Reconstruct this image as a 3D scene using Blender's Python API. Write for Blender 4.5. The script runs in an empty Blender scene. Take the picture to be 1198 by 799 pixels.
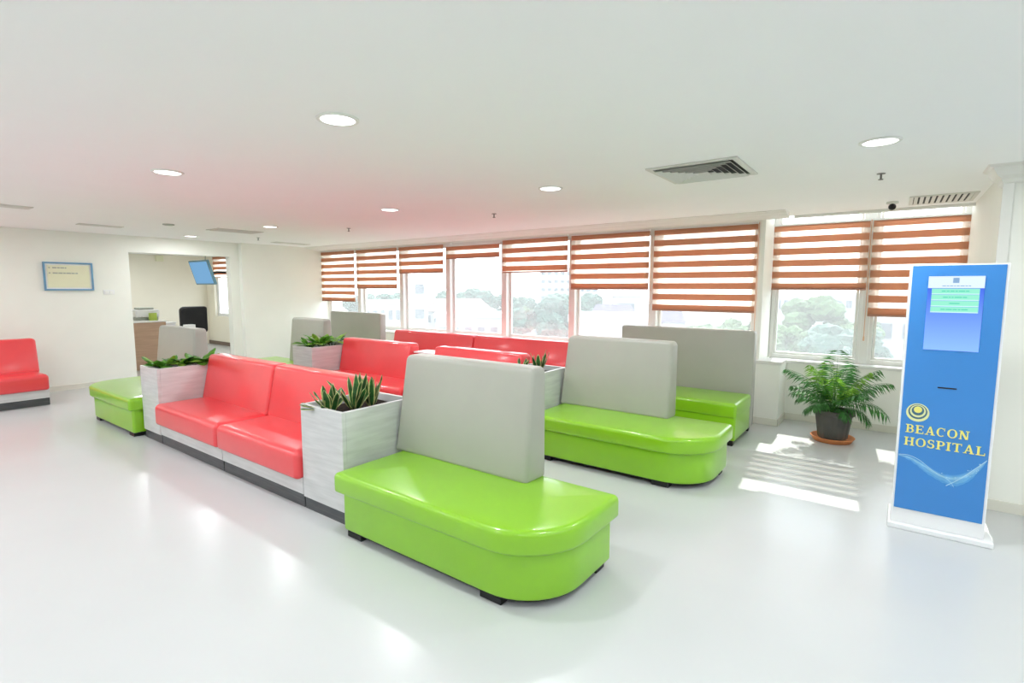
import bpy, bmesh, math, random
from mathutils import Vector, Matrix
random.seed(7)
sc = bpy.context.scene
C = sc.collection
PI = math.pi

# ------------------------------------------------------------------ camera
FPX, YAW, PITCH, ROLL, CAMH = 605.5, math.radians(36.5), math.radians(5.9), math.radians(.14), 1.6
Fv = Vector((-math.sin(YAW)*math.cos(PITCH), math.cos(YAW)*math.cos(PITCH), -math.sin(PITCH)))
Rv = Vector((math.cos(YAW), math.sin(YAW), 0)); Uv = Rv.cross(Fv)
R2 = Rv*math.cos(ROLL)+Uv*math.sin(ROLL); U2 = -Rv*math.sin(ROLL)+Uv*math.cos(ROLL)
cam = bpy.data.cameras.new('camera'); co = bpy.data.objects.new('camera', cam); C.objects.link(co)
m = Matrix((R2, U2, -Fv)).transposed().to_4x4(); m.translation = (0, 0, CAMH)
co.matrix_world = m
cam.sensor_width = 36; cam.sensor_fit = 'HORIZONTAL'; cam.lens = FPX/1198*36
cam.clip_start = .05; cam.clip_end = 800
sc.camera = co

def ray_at(px, py, dist):
    """world point seen at a photograph pixel, at a horizontal distance"""
    d = Fv + R2*((px-599)/FPX) + U2*((399.5-py)/FPX)
    h = math.hypot(d.x, d.y)
    return Vector((0, 0, CAMH)) + d*(dist/h)

# ------------------------------------------------------------------ materials
def new_mat(name):
    mt = bpy.data.materials.new(name); mt.use_nodes = True
    nt = mt.node_tree
    return mt, nt, nt.nodes['Principled BSDF'], nt.nodes['Material Output']
def sin_(s):
    return tuple(((c/255)/12.92 if c/255 <= .04045 else ((c/255+.055)/1.055)**2.4) for c in s)+(1,)
def plain(name, rgb, rough=.5, spec=.5, metal=0, bump=0, bscale=40, var=0, vscale=6, coat=0, stretch=None, trans=None):
    mt, nt, b, out = new_mat(name)
    col = rgb if len(rgb) == 4 else tuple(rgb)+(1,)
    b.inputs['Base Color'].default_value = col
    b.inputs['Roughness'].default_value = rough
    b.inputs['Specular IOR Level'].default_value = spec
    b.inputs['Metallic'].default_value = metal
    if coat: b.inputs['Coat Weight'].default_value = coat; b.inputs['Coat Roughness'].default_value = .12
    tc = nt.nodes.new('ShaderNodeTexCoord')
    src = tc.outputs['Object']
    if stretch:
        mp = nt.nodes.new('ShaderNodeMapping'); mp.inputs['Scale'].default_value = stretch
        nt.links.new(src, mp.inputs['Vector']); src = mp.outputs['Vector']
    if var:
        n = nt.nodes.new('ShaderNodeTexNoise'); n.inputs['Scale'].default_value = vscale; n.inputs['Detail'].default_value = 4
        nt.links.new(src, n.inputs['Vector'])
        r = nt.nodes.new('ShaderNodeValToRGB')
        r.color_ramp.elements[0].position = .3; r.color_ramp.elements[1].position = .7
        r.color_ramp.elements[0].color = tuple(max(0, c*(1-var)) for c in col[:3])+(1,)
        r.color_ramp.elements[1].color = tuple(min(1, c*(1+var*.6)) for c in col[:3])+(1,)
        nt.links.new(n.outputs['Fac'], r.inputs['Fac']); nt.links.new(r.outputs['Color'], b.inputs['Base Color'])
    if bump:
        n2 = nt.nodes.new('ShaderNodeTexNoise'); n2.inputs['Scale'].default_value = bscale; n2.inputs['Detail'].default_value = 3
        nt.links.new(src, n2.inputs['Vector'])
        bp = nt.nodes.new('ShaderNodeBump'); bp.inputs['Strength'].default_value = bump; bp.inputs['Distance'].default_value = .01
        nt.links.new(n2.outputs['Fac'], bp.inputs['Height']); nt.links.new(bp.outputs['Normal'], b.inputs['Normal'])
    return mt
def emis(name, rgb, s):
    mt, nt, b, out = new_mat(name)
    nt.nodes.remove(b); e = nt.nodes.new('ShaderNodeEmission')
    e.inputs['Color'].default_value = tuple(rgb)+(1,) if len(rgb) == 3 else rgb
    e.inputs['Strength'].default_value = s
    nt.links.new(e.outputs[0], out.inputs[0]); return mt

M = {}
M['floor'] = plain('floor_epoxy', (.57, .587, .588), .24, .35, var=.02, vscale=1.3, bump=.02, bscale=3)
M['ceiling'] = plain('ceiling_paint', (.95, .955, .952), .85, .2, var=.01, vscale=2)
M['wall'] = plain('cream_paint', (.85, .862, .80), .6, .3, var=.015, vscale=3)
M['wall_warm'] = plain('warm_cream_paint', (.86, .82, .70), .6, .3, var=.015, vscale=3)
M['trimw'] = plain('white_moulding', (.80, .80, .76), .5, .3, var=.01)
M['baseb'] = plain('baseboard_vinyl', (.72, .71, .63), .45, .4, var=.02)
M['green'] = plain('green_leather', (.245, .54, .012), .30, .5, coat=.5, bump=.05, bscale=160, var=.04, vscale=4)
M['red'] = plain('red_leather', (.78, .055, .065), .32, .5, coat=.5, bump=.05, bscale=160, var=.04, vscale=4)
M['grey'] = plain('grey_leather', (.40, .40, .355), .38, .45, bump=.05, bscale=160, var=.03, vscale=4)
M['laminate'] = plain('pale_wood_laminate', (.62, .63, .63), .35, .4, var=.13, vscale=5, stretch=(.7, .7, 7))
M['plinth'] = plain('charcoal_wood_laminate', (.075, .08, .085), .4, .4, var=.3, vscale=5, stretch=(1, 1, 14))
M['black'] = plain('black_plastic', (.01, .01, .012), .4, .4, var=.1)
M['gap'] = plain('shadow_joint', (.015, .015, .016), .7, .2, var=.1)
M['soil'] = plain('potting_soil', (.035, .028, .022), .95, .1, bump=.8, bscale=60, var=.5, vscale=50)
M['alu'] = plain('white_window_frame', (.74, .74, .71), .35, .4, var=.01)
M['white'] = plain('white_lacquer', (.86, .87, .88), .25, .5, var=.01)
M['chrome'] = plain('brushed_metal', (.55, .55, .55), .3, .5, metal=1, var=.05)
M['ventm'] = plain('ventilation_white', (.70, .70, .655), .5, .3, var=.02)
M['ventd'] = plain('vent_dark_interior', (.10, .10, .095), .8, .1, var=.1)
M['sprinkler'] = plain('sprinkler_metal', (.18, .17, .16), .4, .5, metal=.6, var=.1)
M['pot'] = plain('charcoal_pot', (.085, .083, .075), .55, .3, var=.15, vscale=8)
M['terra'] = plain('terracotta', (.66, .25, .10), .7, .2, var=.12, vscale=9)
M['kblue'] = plain('printed_blue_panel', (.045, .235, .62), .22, .5, var=.03, vscale=3)
M['yellow'] = plain('yellow_print', (.82, .78, .20), .4, .4, var=.03)
M['paleyel'] = plain('pale_yellow_print', (.72, .76, .38), .4, .4, var=.03)
M['olive'] = plain('dark_teal_print', (.05, .14, .20), .4, .4, var=.05)
M['wood'] = plain('oak_laminate', (.50, .335, .235), .45, .3, var=.12, vscale=4, stretch=(.6, .6, 9))
M['brown'] = plain('brown_skirting', (.20, .15, .12), .5, .3, var=.15)
M['paper'] = plain('white_paper', (.85, .85, .83), .6, .3, var=.02)
M['frameblue'] = plain('blue_frame', (.16, .34, .52), .4, .4, var=.06)
M['cream'] = plain('cream_sign_board', (.80, .80, .58), .5, .3, var=.02)
M['inkgrey'] = plain('grey_print', (.42, .45, .40), .6, .3, var=.1)
M['lime'] = plain('lime_plastic', (.42, .55, .10), .5, .3, var=.06)

def leafmat(name, c, edge=None, trans=.25):
    mt, nt, b, out = new_mat(name)
    b.inputs['Roughness'].default_value = .35
    n = nt.nodes.new('ShaderNodeTexNoise'); n.inputs['Scale'].default_value = 18
    tc = nt.nodes.new('ShaderNodeTexCoord'); nt.links.new(tc.outputs['Object'], n.inputs['Vector'])
    r = nt.nodes.new('ShaderNodeValToRGB')
    r.color_ramp.elements[0].position = .35; r.color_ramp.elements[1].position = .65
    r.color_ramp.elements[0].color = tuple(x*.6 for x in c)+(1,); r.color_ramp.elements[1].color = tuple(min(1, x*1.35) for x in c)+(1,)
    nt.links.new(n.outputs['Fac'], r.inputs['Fac'])
    nt.links.new(r.outputs['Color'], b.inputs['Base Color'])
    t = nt.nodes.new('ShaderNodeBsdfTranslucent'); nt.links.new(r.outputs['Color'], t.inputs['Color'])
    mx = nt.nodes.new('ShaderNodeMixShader'); mx.inputs[0].default_value = trans
    nt.links.new(b.outputs[0], mx.inputs[1]); nt.links.new(t.outputs[0], mx.inputs[2]); nt.links.new(mx.outputs[0], out.inputs[0])
    return mt
M['leaf_dark'] = leafmat('dark_green_leaf', (.035, .14, .03))
M['leaf_mid'] = leafmat('mid_green_leaf', (.10, .30, .03))
M['leaf_light'] = leafmat('light_green_leaf', (.25, .48, .06))
M['leaf_edge'] = leafmat('yellow_leaf_edge', (.58, .60, .25))
M['palm'] = leafmat('palm_leaf', (.055, .20, .045), trans=.35)
M['palm_light'] = leafmat('young_palm_leaf', (.20, .42, .045), trans=.45)

def pane_mat():
    mt, nt, b, out = new_mat('haze_veil_window_glass')  # translucent share lays a bright haze veil over the outside view
    nt.nodes.remove(b)
    tr = nt.nodes.new('ShaderNodeBsdfTransparent'); tr.inputs[0].default_value = (.97, .99, 1, 1)
    tl = nt.nodes.new('ShaderNodeBsdfTranslucent'); tl.inputs[0].default_value = (.9, .93, .95, 1)
    gl = nt.nodes.new('ShaderNodeBsdfGlossy'); gl.inputs['Roughness'].default_value = .02
    tc = nt.nodes.new('ShaderNodeTexCoord'); n = nt.nodes.new('ShaderNodeTexNoise'); n.inputs['Scale'].default_value = 2
    nt.links.new(tc.outputs['Object'], n.inputs['Vector'])
    mr = nt.nodes.new('ShaderNodeMapRange'); mr.inputs['To Min'].default_value = .07; mr.inputs['To Max'].default_value = .11
    nt.links.new(n.outputs['Fac'], mr.inputs['Value'])
    m1 = nt.nodes.new('ShaderNodeMixShader'); nt.links.new(mr.outputs[0], m1.inputs[0])
    nt.links.new(tr.outputs[0], m1.inputs[1]); nt.links.new(tl.outputs[0], m1.inputs[2])
    m2 = nt.nodes.new('ShaderNodeMixShader'); m2.inputs[0].default_value = .05
    nt.links.new(m1.outputs[0], m2.inputs[1]); nt.links.new(gl.outputs[0], m2.inputs[2])
    nt.links.new(m2.outputs[0], out.inputs[0]); return mt
M['glass'] = pane_mat()

def blind_mat():
    """zebra fabric: opaque orange-brown bands and sheer bands, from the object's own height (origin at its top)"""
    mt, nt, b, out = new_mat('zebra_blind_fabric')
    nt.nodes.remove(b)
    tc = nt.nodes.new('ShaderNodeTexCoord'); sx = nt.nodes.new('ShaderNodeSeparateXYZ'); nt.links.new(tc.outputs['Object'], sx.inputs[0])
    def mth(op, a=None, b2=None):
        k = nt.nodes.new('ShaderNodeMath'); k.operation = op
        for i, v in enumerate((a, b2)):
            if v is None: continue
            if isinstance(v, (int, float)): k.inputs[i].default_value = v
            else: nt.links.new(v, k.inputs[i])
        return k.outputs[0]
    u = mth('DIVIDE', mth('MULTIPLY', sx.outputs['Z'], -1.0), .1405)
    fr = mth('FRACT', u)
    op = mth('LESS_THAN', fr, .56)          # opaque band from the top of each period
    n = nt.nodes.new('ShaderNodeTexNoise'); n.inputs['Scale'].default_value = 160
    nt.links.new(tc.outputs['Object'], n.inputs['Vector'])
    cr = nt.nodes.new('ShaderNodeValToRGB')
    cr.color_ramp.elements[0].color = (.66, .33, .20, 1); cr.color_ramp.elements[1].color = (.74, .39, .25, 1)
    nt.links.new(n.outputs['Fac'], cr.inputs['Fac'])
    d1 = nt.nodes.new('ShaderNodeBsdfDiffuse'); nt.links.new(cr.outputs[0], d1.inputs[0])
    t1 = nt.nodes.new('ShaderNodeBsdfTranslucent'); nt.links.new(cr.outputs[0], t1.inputs[0])
    o1 = nt.nodes.new('ShaderNodeMixShader'); o1.inputs[0].default_value = .3
    nt.links.new(d1.outputs[0], o1.inputs[1]); nt.links.new(t1.outputs[0], o1.inputs[2])
    t2 = nt.nodes.new('ShaderNodeBsdfTranslucent'); t2.inputs[0].default_value = (.90, .82, .74, 1)
    tr = nt.nodes.new('ShaderNodeBsdfTransparent'); tr.inputs[0].default_value = (1, .97, .93, 1)
    o2 = nt.nodes.new('ShaderNodeMixShader'); o2.inputs[0].default_value = .45
    nt.links.new(tr.outputs[0], o2.inputs[1]); nt.links.new(t2.outputs[0], o2.inputs[2])
    mx = nt.nodes.new('ShaderNodeMixShader')
    nt.links.new(op, mx.inputs[0]); nt.links.new(o2.outputs[0], mx.inputs[1]); nt.links.new(o1.outputs[0], mx.inputs[2])
    nt.links.new(mx.outputs[0], out.inputs[0]); return mt
M['blind'] = blind_mat()
M['rail'] = plain('brown_blind_rail', (.42, .22, .15), .45, .3, var=.05)
M['cord'] = plain('blind_cord', (.62, .38, .25), .6, .3, var=.05)

# ------------------------------------------------------------------ helpers
def link(name, bm, mat, parent=None, smooth=False, loc=None):
    me = bpy.data.meshes.new(name)
    bmesh.ops.recalc_face_normals(bm, faces=bm.faces)
    bm.to_mesh(me); bm.free()
    for mt in (mat if isinstance(mat, (list, tuple)) else [mat]): me.materials.append(mt)
    if smooth:
        for p in me.polygons: p.use_smooth = True
    o = bpy.data.objects.new(name, me); C.objects.link(o)
    if parent: o.parent = parent
    if loc: o.location = loc
    return o
def tag(o, label=None, cat=None, group=None, kind=None):
    if label: o['label'] = label
    if cat: o['category'] = cat
    if group: o['group'] = group
    if kind: o['kind'] = kind
    return o
def thing(name, label, cat, loc=(0, 0, 0), rz=0, group=None):
    o = bpy.data.objects.new(name, None); C.objects.link(o); o.location = loc; o.rotation_euler = (0, 0, rz)
    o.empty_display_size = .1
    return tag(o, label, cat, group)
def copy_thing(r, loc, rz=0, label=None, group=None):
    c = r.copy(); C.objects.link(c); c.location = loc; c.rotation_euler = (0, 0, rz)
    if label: c['label'] = label
    if group: c['group'] = group
    for ch in list(r.children):
        d = ch.copy(); C.objects.link(d); d.parent = c
        for g in list(ch.children):
            e = g.copy(); C.objects.link(e); e.parent = d
    return c
def box(bm, x0, x1, y0, y1, z0, z1, bev=0, mi=0):
    r = bmesh.ops.create_cube(bm, size=1)
    vs = r['verts']
    for v in vs:
        v.co = Vector((x0+(v.co.x+.5)*(x1-x0), y0+(v.co.y+.5)*(y1-y0), z0+(v.co.z+.5)*(z1-z0)))
    fs = {f for v in vs for f in v.link_faces}
    for f in fs: f.material_index = mi
    if bev:
        es = {e for v in vs for e in v.link_edges}
        bmesh.ops.bevel(bm, geom=list(es), offset=bev, segments=2, affect='EDGES', profile=.5)
    return bm
def B(*a, **k): return box(bmesh.new(), *a, **k)
def cyl(bm, c, r0, r1, z0, z1, n=24, mi=0, cap=True):
    a = [bm.verts.new((c[0]+r0*math.cos(2*PI*i/n), c[1]+r0*math.sin(2*PI*i/n), z0)) for i in range(n)]
    b = [bm.verts.new((c[0]+r1*math.cos(2*PI*i/n), c[1]+r1*math.sin(2*PI*i/n), z1)) for i in range(n)]
    for i in range(n):
        f = bm.faces.new((a[i], a[(i+1) % n], b[(i+1) % n], b[i])); f.material_index = mi
    if cap:
        f = bm.faces.new(a[::-1]); f.material_index = mi; f = bm.faces.new(b); f.material_index = mi
def lathe(bm, c, prof, n=28, mi=0):
    rings = []
    for r, z in prof:
        rings.append([bm.verts.new((c[0]+r*math.cos(2*PI*i/n), c[1]+r*math.sin(2*PI*i/n), z)) for i in range(n)])
    for a, b in zip(rings, rings[1:]):
        for i in range(n):
            f = bm.faces.new((a[i], a[(i+1) % n], b[(i+1) % n], b[i])); f.material_index = mi
    return rings
def tube(bm, pts, r, n=6, r1=None):
    rings = []
    for k, p in enumerate(pts):
        p = Vector(p); a = Vector(pts[max(0, k-1)]); b = Vector(pts[min(len(pts)-1, k+1)])
        t = (b-a).normalized(); s = t.cross(Vector((0, 0, 1)))
        if s.length < .01: s = t.cross(Vector((0, 1, 0)))
        s.normalize(); u = s.cross(t)
        rr = r if r1 is None else r+(r1-r)*k/(len(pts)-1)
        rings.append([bm.verts.new(p+(s*math.cos(2*PI*i/n)+u*math.sin(2*PI*i/n))*rr) for i in range(n)])
    for a, b in zip(rings, rings[1:]):
        for i in range(n): bm.faces.new((a[i], a[(i+1) % n], b[(i+1) % n], b[i]))
    bm.faces.new(rings[0][::-1]); bm.faces.new(rings[-1])
def slab(x0, x1, y0, y1, rad, z0, z1, rt, rb=None, dome=0, seg=7, fn=None, bm=None):
    """upholstered slab: rectangle with its own radius per corner (x0y0, x1y0, x1y1, x0y1), rounded top and bottom edges"""
    bm = bm or bmesh.new()
    rb = rt if rb is None else rb
    def ring(ins, z):
        out = []
        cs = [(x0+ins, y0+ins, 1, 1, PI, rad[0]), (x1-ins, y0+ins, -1, 1, 1.5*PI, rad[1]), (x1-ins, y1-ins, -1, -1, 0, rad[2]), (x0+ins, y1-ins, 1, -1, .5*PI, rad[3])]
        for cx, cy, sx, sy, a0, r in cs:
            r = min(max(r-ins, .002), max(.001, min(x1-x0, y1-y0)/2-ins-.0005)); n = seg
            for k in range(n+1):
                a = a0+(PI/2)*k/n
                out.append((cx+sx*r+r*math.cos(a), cy+sy*r+r*math.sin(a), z))
        return out
    rings = []
    for k in range(5):
        a = PI/2*k/4; rings.append(ring(rb*(1-math.sin(a)), z0+rb*(1-math.cos(a))) if rb > 0 else ring(0, z0))
    for k in range(6):
        a = PI/2*k/5; rings.append(ring(rt*(1-math.cos(a)), z1-rt*(1-math.sin(a))))
    w = min(x1-x0, y1-y0)/2
    for t in (.2, .45, .7, .88):
        rings.append(ring(rt+(w-rt)*t, z1+dome*math.sin(t*PI/2)))
    f = fn or (lambda p: p)
    vr = [[bm.verts.new(f(p)) for p in r] for r in rings]
    for a, b in zip(vr, vr[1:]):
        for i in range(len(a)):
            j = (i+1) % len(a)
            bm.faces.new((a[i], a[j], b[j], b[i]))
    bm.faces.new(vr[0][::-1]); bm.faces.new(vr[-1])
    return bm

# ------------------------------------------------------------------ room shell
XL, XS, YW, YB = -10.30, -10.18, 6.60, 7.05     # left wall, stepped wall, left parapet face, bay parapet face
CH = 2.45
def struct(name, bm, mat, parent=None, smooth=False):
    o = link(name, bm, mat, parent, smooth)
    if not parent: o['kind'] = 'structure'
    return o
struct('floor', B(-16.4, 7.2, -5.2, 7.3, -.12, 0), M['floor'])
bm = bmesh.new(); box(bm, -16.4, 7.2, -5.2, 6.93, CH, CH+.35); box(bm, -16.4, -1.28, 6.93, 7.0, CH, CH+.35)
struct('ceiling', bm, M['ceiling'])
bm = bmesh.new(); box(bm, -1.32, .62, 6.93, 7.4, 3.02, 3.1); box(bm, -1.32, .62, 6.85, 6.93, 2.8, 3.1)
struct('trim_1', bm, M['ceiling'])   # head of an unseen blind pocket, added to let the sun streak in
# left wall with the wide opening
bm = bmesh.new()
OY0, OY1, OZ = 3.20, 4.83, 2.18
box(bm, XL-.16, XL, -5.2, OY0, 0, CH); box(bm, XL-.16, XL, OY1, 5.0, 0, CH); box(bm, XL-.16, XL, OY0, OY1, OZ, CH)
box(bm, XL-.16, XS, 5.0, 6.9, 0, CH)
struct('wall_left', bm, M['wall'])
bm = bmesh.new(); box(bm, XL, XL+.012, -5.2, OY0, 0, .08, .002); box(bm, XL, XL+.012, OY1, 5.0, 0, .08, .002); box(bm, XS, XS+.012, 4.99, 6.6, 0, .08, .002)
struct('baseboard_left', bm, M['baseb'])
# window wall: parapets, header, moulding
bm = bmesh.new()
box(bm, -10.46, -1.03, YW, 7.0, 0, .72)
box(bm, -1.03, .57, YB, 7.32, 0, .70)
box(bm, -1.28, -1.03, 7.0, 7.32, 0, .70)
box(bm, -10.46, -1.28, 6.86, 7.0, 2.395, CH)           # header above the left glazing
box(bm, -1.32, -1.27, 6.66, 7.40, .72, 3.05)           # column between the two window planes
struct('wall_window', bm, M['wall'])
bm = bmesh.new(); box(bm, -10.18, -1.015, YW-.02, 6.93, .72, .76, .006); box(bm, -1.24, .57, YB-.02, 7.25, .70, .735, .006)
struct('trim_2', bm, M['alu'])
bm = bmesh.new(); box(bm, -10.18, -1.02, YW-.012, YW, 0, .08, .002); box(bm, -1.03, -1.018, YW-.012, YB, 0, .08, .002); box(bm, -1.02, .57, YB-.012, YB, 0, .08, .002)
struct('baseboard_window', bm, M['baseb'])
# stepped ceiling moulding over the left windows
def moulding(prof, x0, x1):
    bm = bmesh.new(); a = [bm.verts.new((x0, y, z)) for y, z in prof]; b = [bm.verts.new((x1, y, z)) for y, z in prof]
    for i in range(len(prof)):
        j = (i+1) % len(prof); bm.faces.new((a[i], a[j], b[j], b[i]))
    bm.faces.new(a); bm.faces.new(b[::-1]); return bm
prof = [(6.32, CH), (6.32, CH-.008), (6.36, CH-.012), (6.38, CH-.024), (6.44, CH-.032), (6.47, CH-.046), (6.54, CH-.056), (6.60, CH-.062), (6.60, CH)]
struct('trim_3', moulding(prof, -10.18, -1.02), M['trimw'])
# right-hand wall: side of the bay, then the wall facing the room
bm = bmesh.new(); box(bm, .57, 7.2, 5.0, 7.40, 0, CH+.6)
struct('wall_right', bm, M['wall'])
bm = bmesh.new()
box(bm, .545, .605, 4.985, 5.001, 0, 2.34, .003)
struct('trim_4', bm, M['trimw'])
bm = bmesh.new()
cp = [(.0, 0), (.012, -.012), (.03, -.018), (.04, -.04), (.06, -.07), (.085, -.09), (.09, -.115), (.11, -.125)]
vs = []
for d, dz in cp:          # crown on the front face, its left end mitred round the corner
    vs.append((.57-.12+d, 5.0-.12+d, CH+dz))
rows = [[bm.verts.new((x, 5.2, z)) , bm.verts.new((x, y, z)), bm.verts.new((7.2, y, z))] for x, y, z in vs]
for a, b in zip(rows, rows[1:]):
    for i in range(2): bm.faces.new((a[i], a[i+1], b[i+1], b[i]))
e0 = [r[0] for r in rows]
w0 = bm.verts.new((.57, 5.2, CH)); w1 = bm.verts.new((.57, 5.2, CH-.125)); bm.faces.new(e0+[w1, w0])
struct('trim_5', bm, M['trimw'])
bm = bmesh.new(); box(bm, .558, .57, 4.99, 7.04, 0, .08, .002); box(bm, .605, 7.0, 4.988, 5.0, 0, .08, .002)
struct('baseboard_right', bm, M['baseb'])
# walls behind the viewer
struct('wall_rear', B(-10.3, 7.2, -5.2, -5.0, 0, CH), M['wall'])
struct('wall_side', B(7.0, 7.2, -5.0, 5.0, 0, CH), M['wall'])
# room seen through the opening
bm = bmesh.new(); box(bm, -15.9, -15.75, 2.6, 7.0, 0, CH); box(bm, -15.8, XL-.16, 2.45, 2.6, 0, CH)
struct('wall_alcove', bm, M['wall_warm'])
bm = bmesh.new()
AX0, AX1 = -15.30, -14.35
box(bm, -15.8, AX0, 6.72, 6.9, 0, CH); box(bm, AX1, -10.46, 6.72, 6.9, 0, CH); box(bm, AX0, AX1, 6.72, 6.9, 0, .80)
struct('wall_alcove_window', bm, M['wall_warm'])
struct('baseboard_alcove', B(-15.75, -10.5, 6.70, 6.72, 0, .10, bev=.003), M['brown'])

# ------------------------------------------------------------------ windows
def window(n, x0, x1, y0, z0, z1, sash=False):
    bm = bmesh.new(); w = .045; d = .07
    box(bm, x0, x0+w, y0, y0+d, z0, z1, .004); box(bm, x1-w, x1, y0, y0+d, z0, z1, .004)
    box(bm, x0+w, x1-w, y0, y0+d, z0, z0+w, .004); box(bm, x0+w, x1-w, y0, y0+d, z1-w, z1, .004)
    s = .028; xa, xb, za, zb = x0+w+.004, x1-w-.004, z0+w+.004, z1-w-.004
    box(bm, xa, xa+s, y0+.015, y0+.055, za, zb, .003); box(bm, xb-s, xb, y0+.015, y0+.055, za, zb, .003)
    box(bm, xa+s, xb-s, y0+.015, y0+.055, za, za+s, .003); box(bm, xa+s, xb-s, y0+.015, y0+.055, zb-s, zb, .003)
    o = struct('window_%d' % n, bm, M['alu'])
    link('pane', B(xa+s-.005, xb-s+.005, y0+.033, y0+.039, za+s-.005, zb-s+.005), M['glass'], o)
    if sash:
        bm = bmesh.new(); box(bm, xb-.012, xb+.004, y0-.02, y0+.015, z0+.13, z0+.16, .003)
        link('handle', bm, M['black'], o)
    return o
bx = [-10.18, -8.99, -7.69, -6.46, -5.20, -3.92, -2.66, -1.34]
for i in range(7):
    window(i+1, bx[i]+.012, bx[i+1]-.012, 6.87, .76, 2.395, sash=i in (1, 2))
window(8, -1.265, -.30, 7.20, .735, 3.02); window(9, -.24, .57, 7.20, .735, 3.02)
bm = bmesh.new()
for x in bx[1:-1]: box(bm, x-.05, x+.05, 6.80, 6.96, .76, 2.395, .004)
struct('trim_6', bm, M['alu'])
struct('trim_8', B(-1.02, .57, 6.90, 6.95, 2.42, 2.455, bev=.004), M['trimw'])
struct('trim_7', B(-.31, -.23, 7.16, 7.27, .735, 3.02, bev=.004), M['alu'])
window(10, AX0, AX1, 6.78, .80, 2.45)

# ------------------------------------------------------------------ blinds
def blind(x0, x1, y, ztop, zbot, label, cord=None, group='zebra roller blinds'):
    t = thing('roller_blind', label, 'window blind', ((x0+x1)/2, y, ztop), 0, group)
    w = (x1-x0)/2; h = ztop-zbot
    bm = bmesh.new()
    nx, nz = 14, 20
    g = [[bm.verts.new((-w+2*w*i/nx, .0015*math.sin(i*1.3+k*.35), -.012-(h-.03)*k/nz)) for i in range(nx+1)] for k in range(nz+1)]
    for k in range(nz):
        for i in range(nx): bm.faces.new((g[k][i], g[k][i+1], g[k+1][i+1], g[k+1][i]))
    fb = link('fabric', bm, M['blind'], t, True)
    sd = fb.modifiers.new('thickness', 'SOLIDIFY'); sd.thickness = .0008
    link('headrail', B(-w, w, -.018, .022, -.012, .012, bev=.004), M['alu'], t)
    link('bottom_rail', B(-w, w, -.008, .008, -h, -h+.022, bev=.004), M['rail'], t)
    if cord:
        bm = bmesh.new(); tube(bm, [(w+.012, -.015, 0), (w+.012, -.015, -(ztop-cord))], .0045, 6)
        cyl(bm, (w+.012, -.015), .009, .009, -(ztop-cord)-.04, -(ztop-cord)+.01, 8)
        link('cord', bm, M['cord'], t)
    return t
bots = [1.305, 1.58, 1.865, 2.10, 1.84, 1.58, 1.305]
labs = ['zebra blind in the far left corner window, pulled lowest beside the cream wall',
        'zebra blind second from the left wall, reaching just below mid window',
        'zebra blind over the window that shows the pale tower house',
        'shortest zebra blind, with only two brown bands, over the long low building',
        'zebra blind over the window with trees and the white apartment block behind',
        'zebra blind above the white hut and purple roofs, left of the widest one',
        'widest orange zebra blind, behind the near grey window bench, beside white column']
for i in range(7):
    blind(bx[i]+(.0 if i == 0 else .03), bx[i+1]-.03 if i < 6 else -1.36, 6.72, 2.325 if i == 3 else 2.372, bots[i], labs[i], cord=(1.0 if i == 6 else None))
blind(-1.26, -.285, 7.13, 2.369, 1.585, 'orange zebra blind right of the white column, above the potted palm', cord=1.05)
blind(-.255, .565, 7.13, 2.369, 1.29, 'rightmost orange zebra blind, its lower corner behind the blue kiosk')
blind(AX0+.02, AX1-.02, 6.70, 2.44, 1.86, 'small brown zebra blind in the side room behind the hanging screen')

# ------------------------------------------------------------------ seating
def feet(t, pts, z=.035, s=.07):
    for x, y in pts:
        link('foot', B(x-s, x+s, y-s*.7, y+s*.7, 0, z, bev=.004), M['black'], t)
def bench(label, L=1.63, W=.78, bl=(.0, 1.12), mirror=False, bench_group='green benches with grey backrests', loc=(0, 0, 0), byoff=0):
    """green bench, long side -Y, one big rounded front corner; origin at the planter end, front edge. x runs away from the planter"""
    t = thing('lounge_bench', label, 'bench', loc, 0, bench_group)
    s = -1 if mirror else 1
    fl = lambda p: Vector((p[0]*s, p[1], p[2]))
    R = .46
    wr = lambda p: Vector((p[0]*s, p[1], p[2]))
    link('seat_cushion', slab(0, L, 0, W, (.03, R, .035, .03), .295, .425, .035, .02, dome=.012, seg=10, fn=wr), M['green'], t, True)
    link('base', slab(.04, L-.035, .04, W-.035, (.03, R-.035, .03, .03), .045, .30, .012, .012, seg=10, fn=wr), M['green'], t, True)
    link('base_frame', slab(.055, L-.05, .055, W-.05, (.02, R-.05, .02, .02), .033, .05, .004, .004, seg=10, fn=wr), M['black'], t, True)
    feet(t, [(s*.14, .10), (s*(L-.38), .105), (s*(L-.13), W-.12), (s*.14, W-.12)])
    # wedge shaped grey backrest standing on the rear of the seat
    h0, h1 = .415, 1.12
    def bf(p):
        x, z, w = p            # slab axes: x, height, thickness 0..1
        k = (z-h0)/(h1-h0)
        yf = W-.225+.085*k+byoff; yr = W+.005-.01*k+byoff
        return Vector((s*(x+.045*k*(1-(x-bl[0])/(bl[1]-bl[0]))), yf+(yr-yf)*w/.24, z))
    link('backrest', slab(bl[0]-.05, bl[1], h0, h1, (.03, .03, .045, .05), 0, .24, .035, .035, dome=.0, fn=lambda p: bf((p[0], p[1], p[2]))), M['grey'], t, True)
    return t
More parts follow.
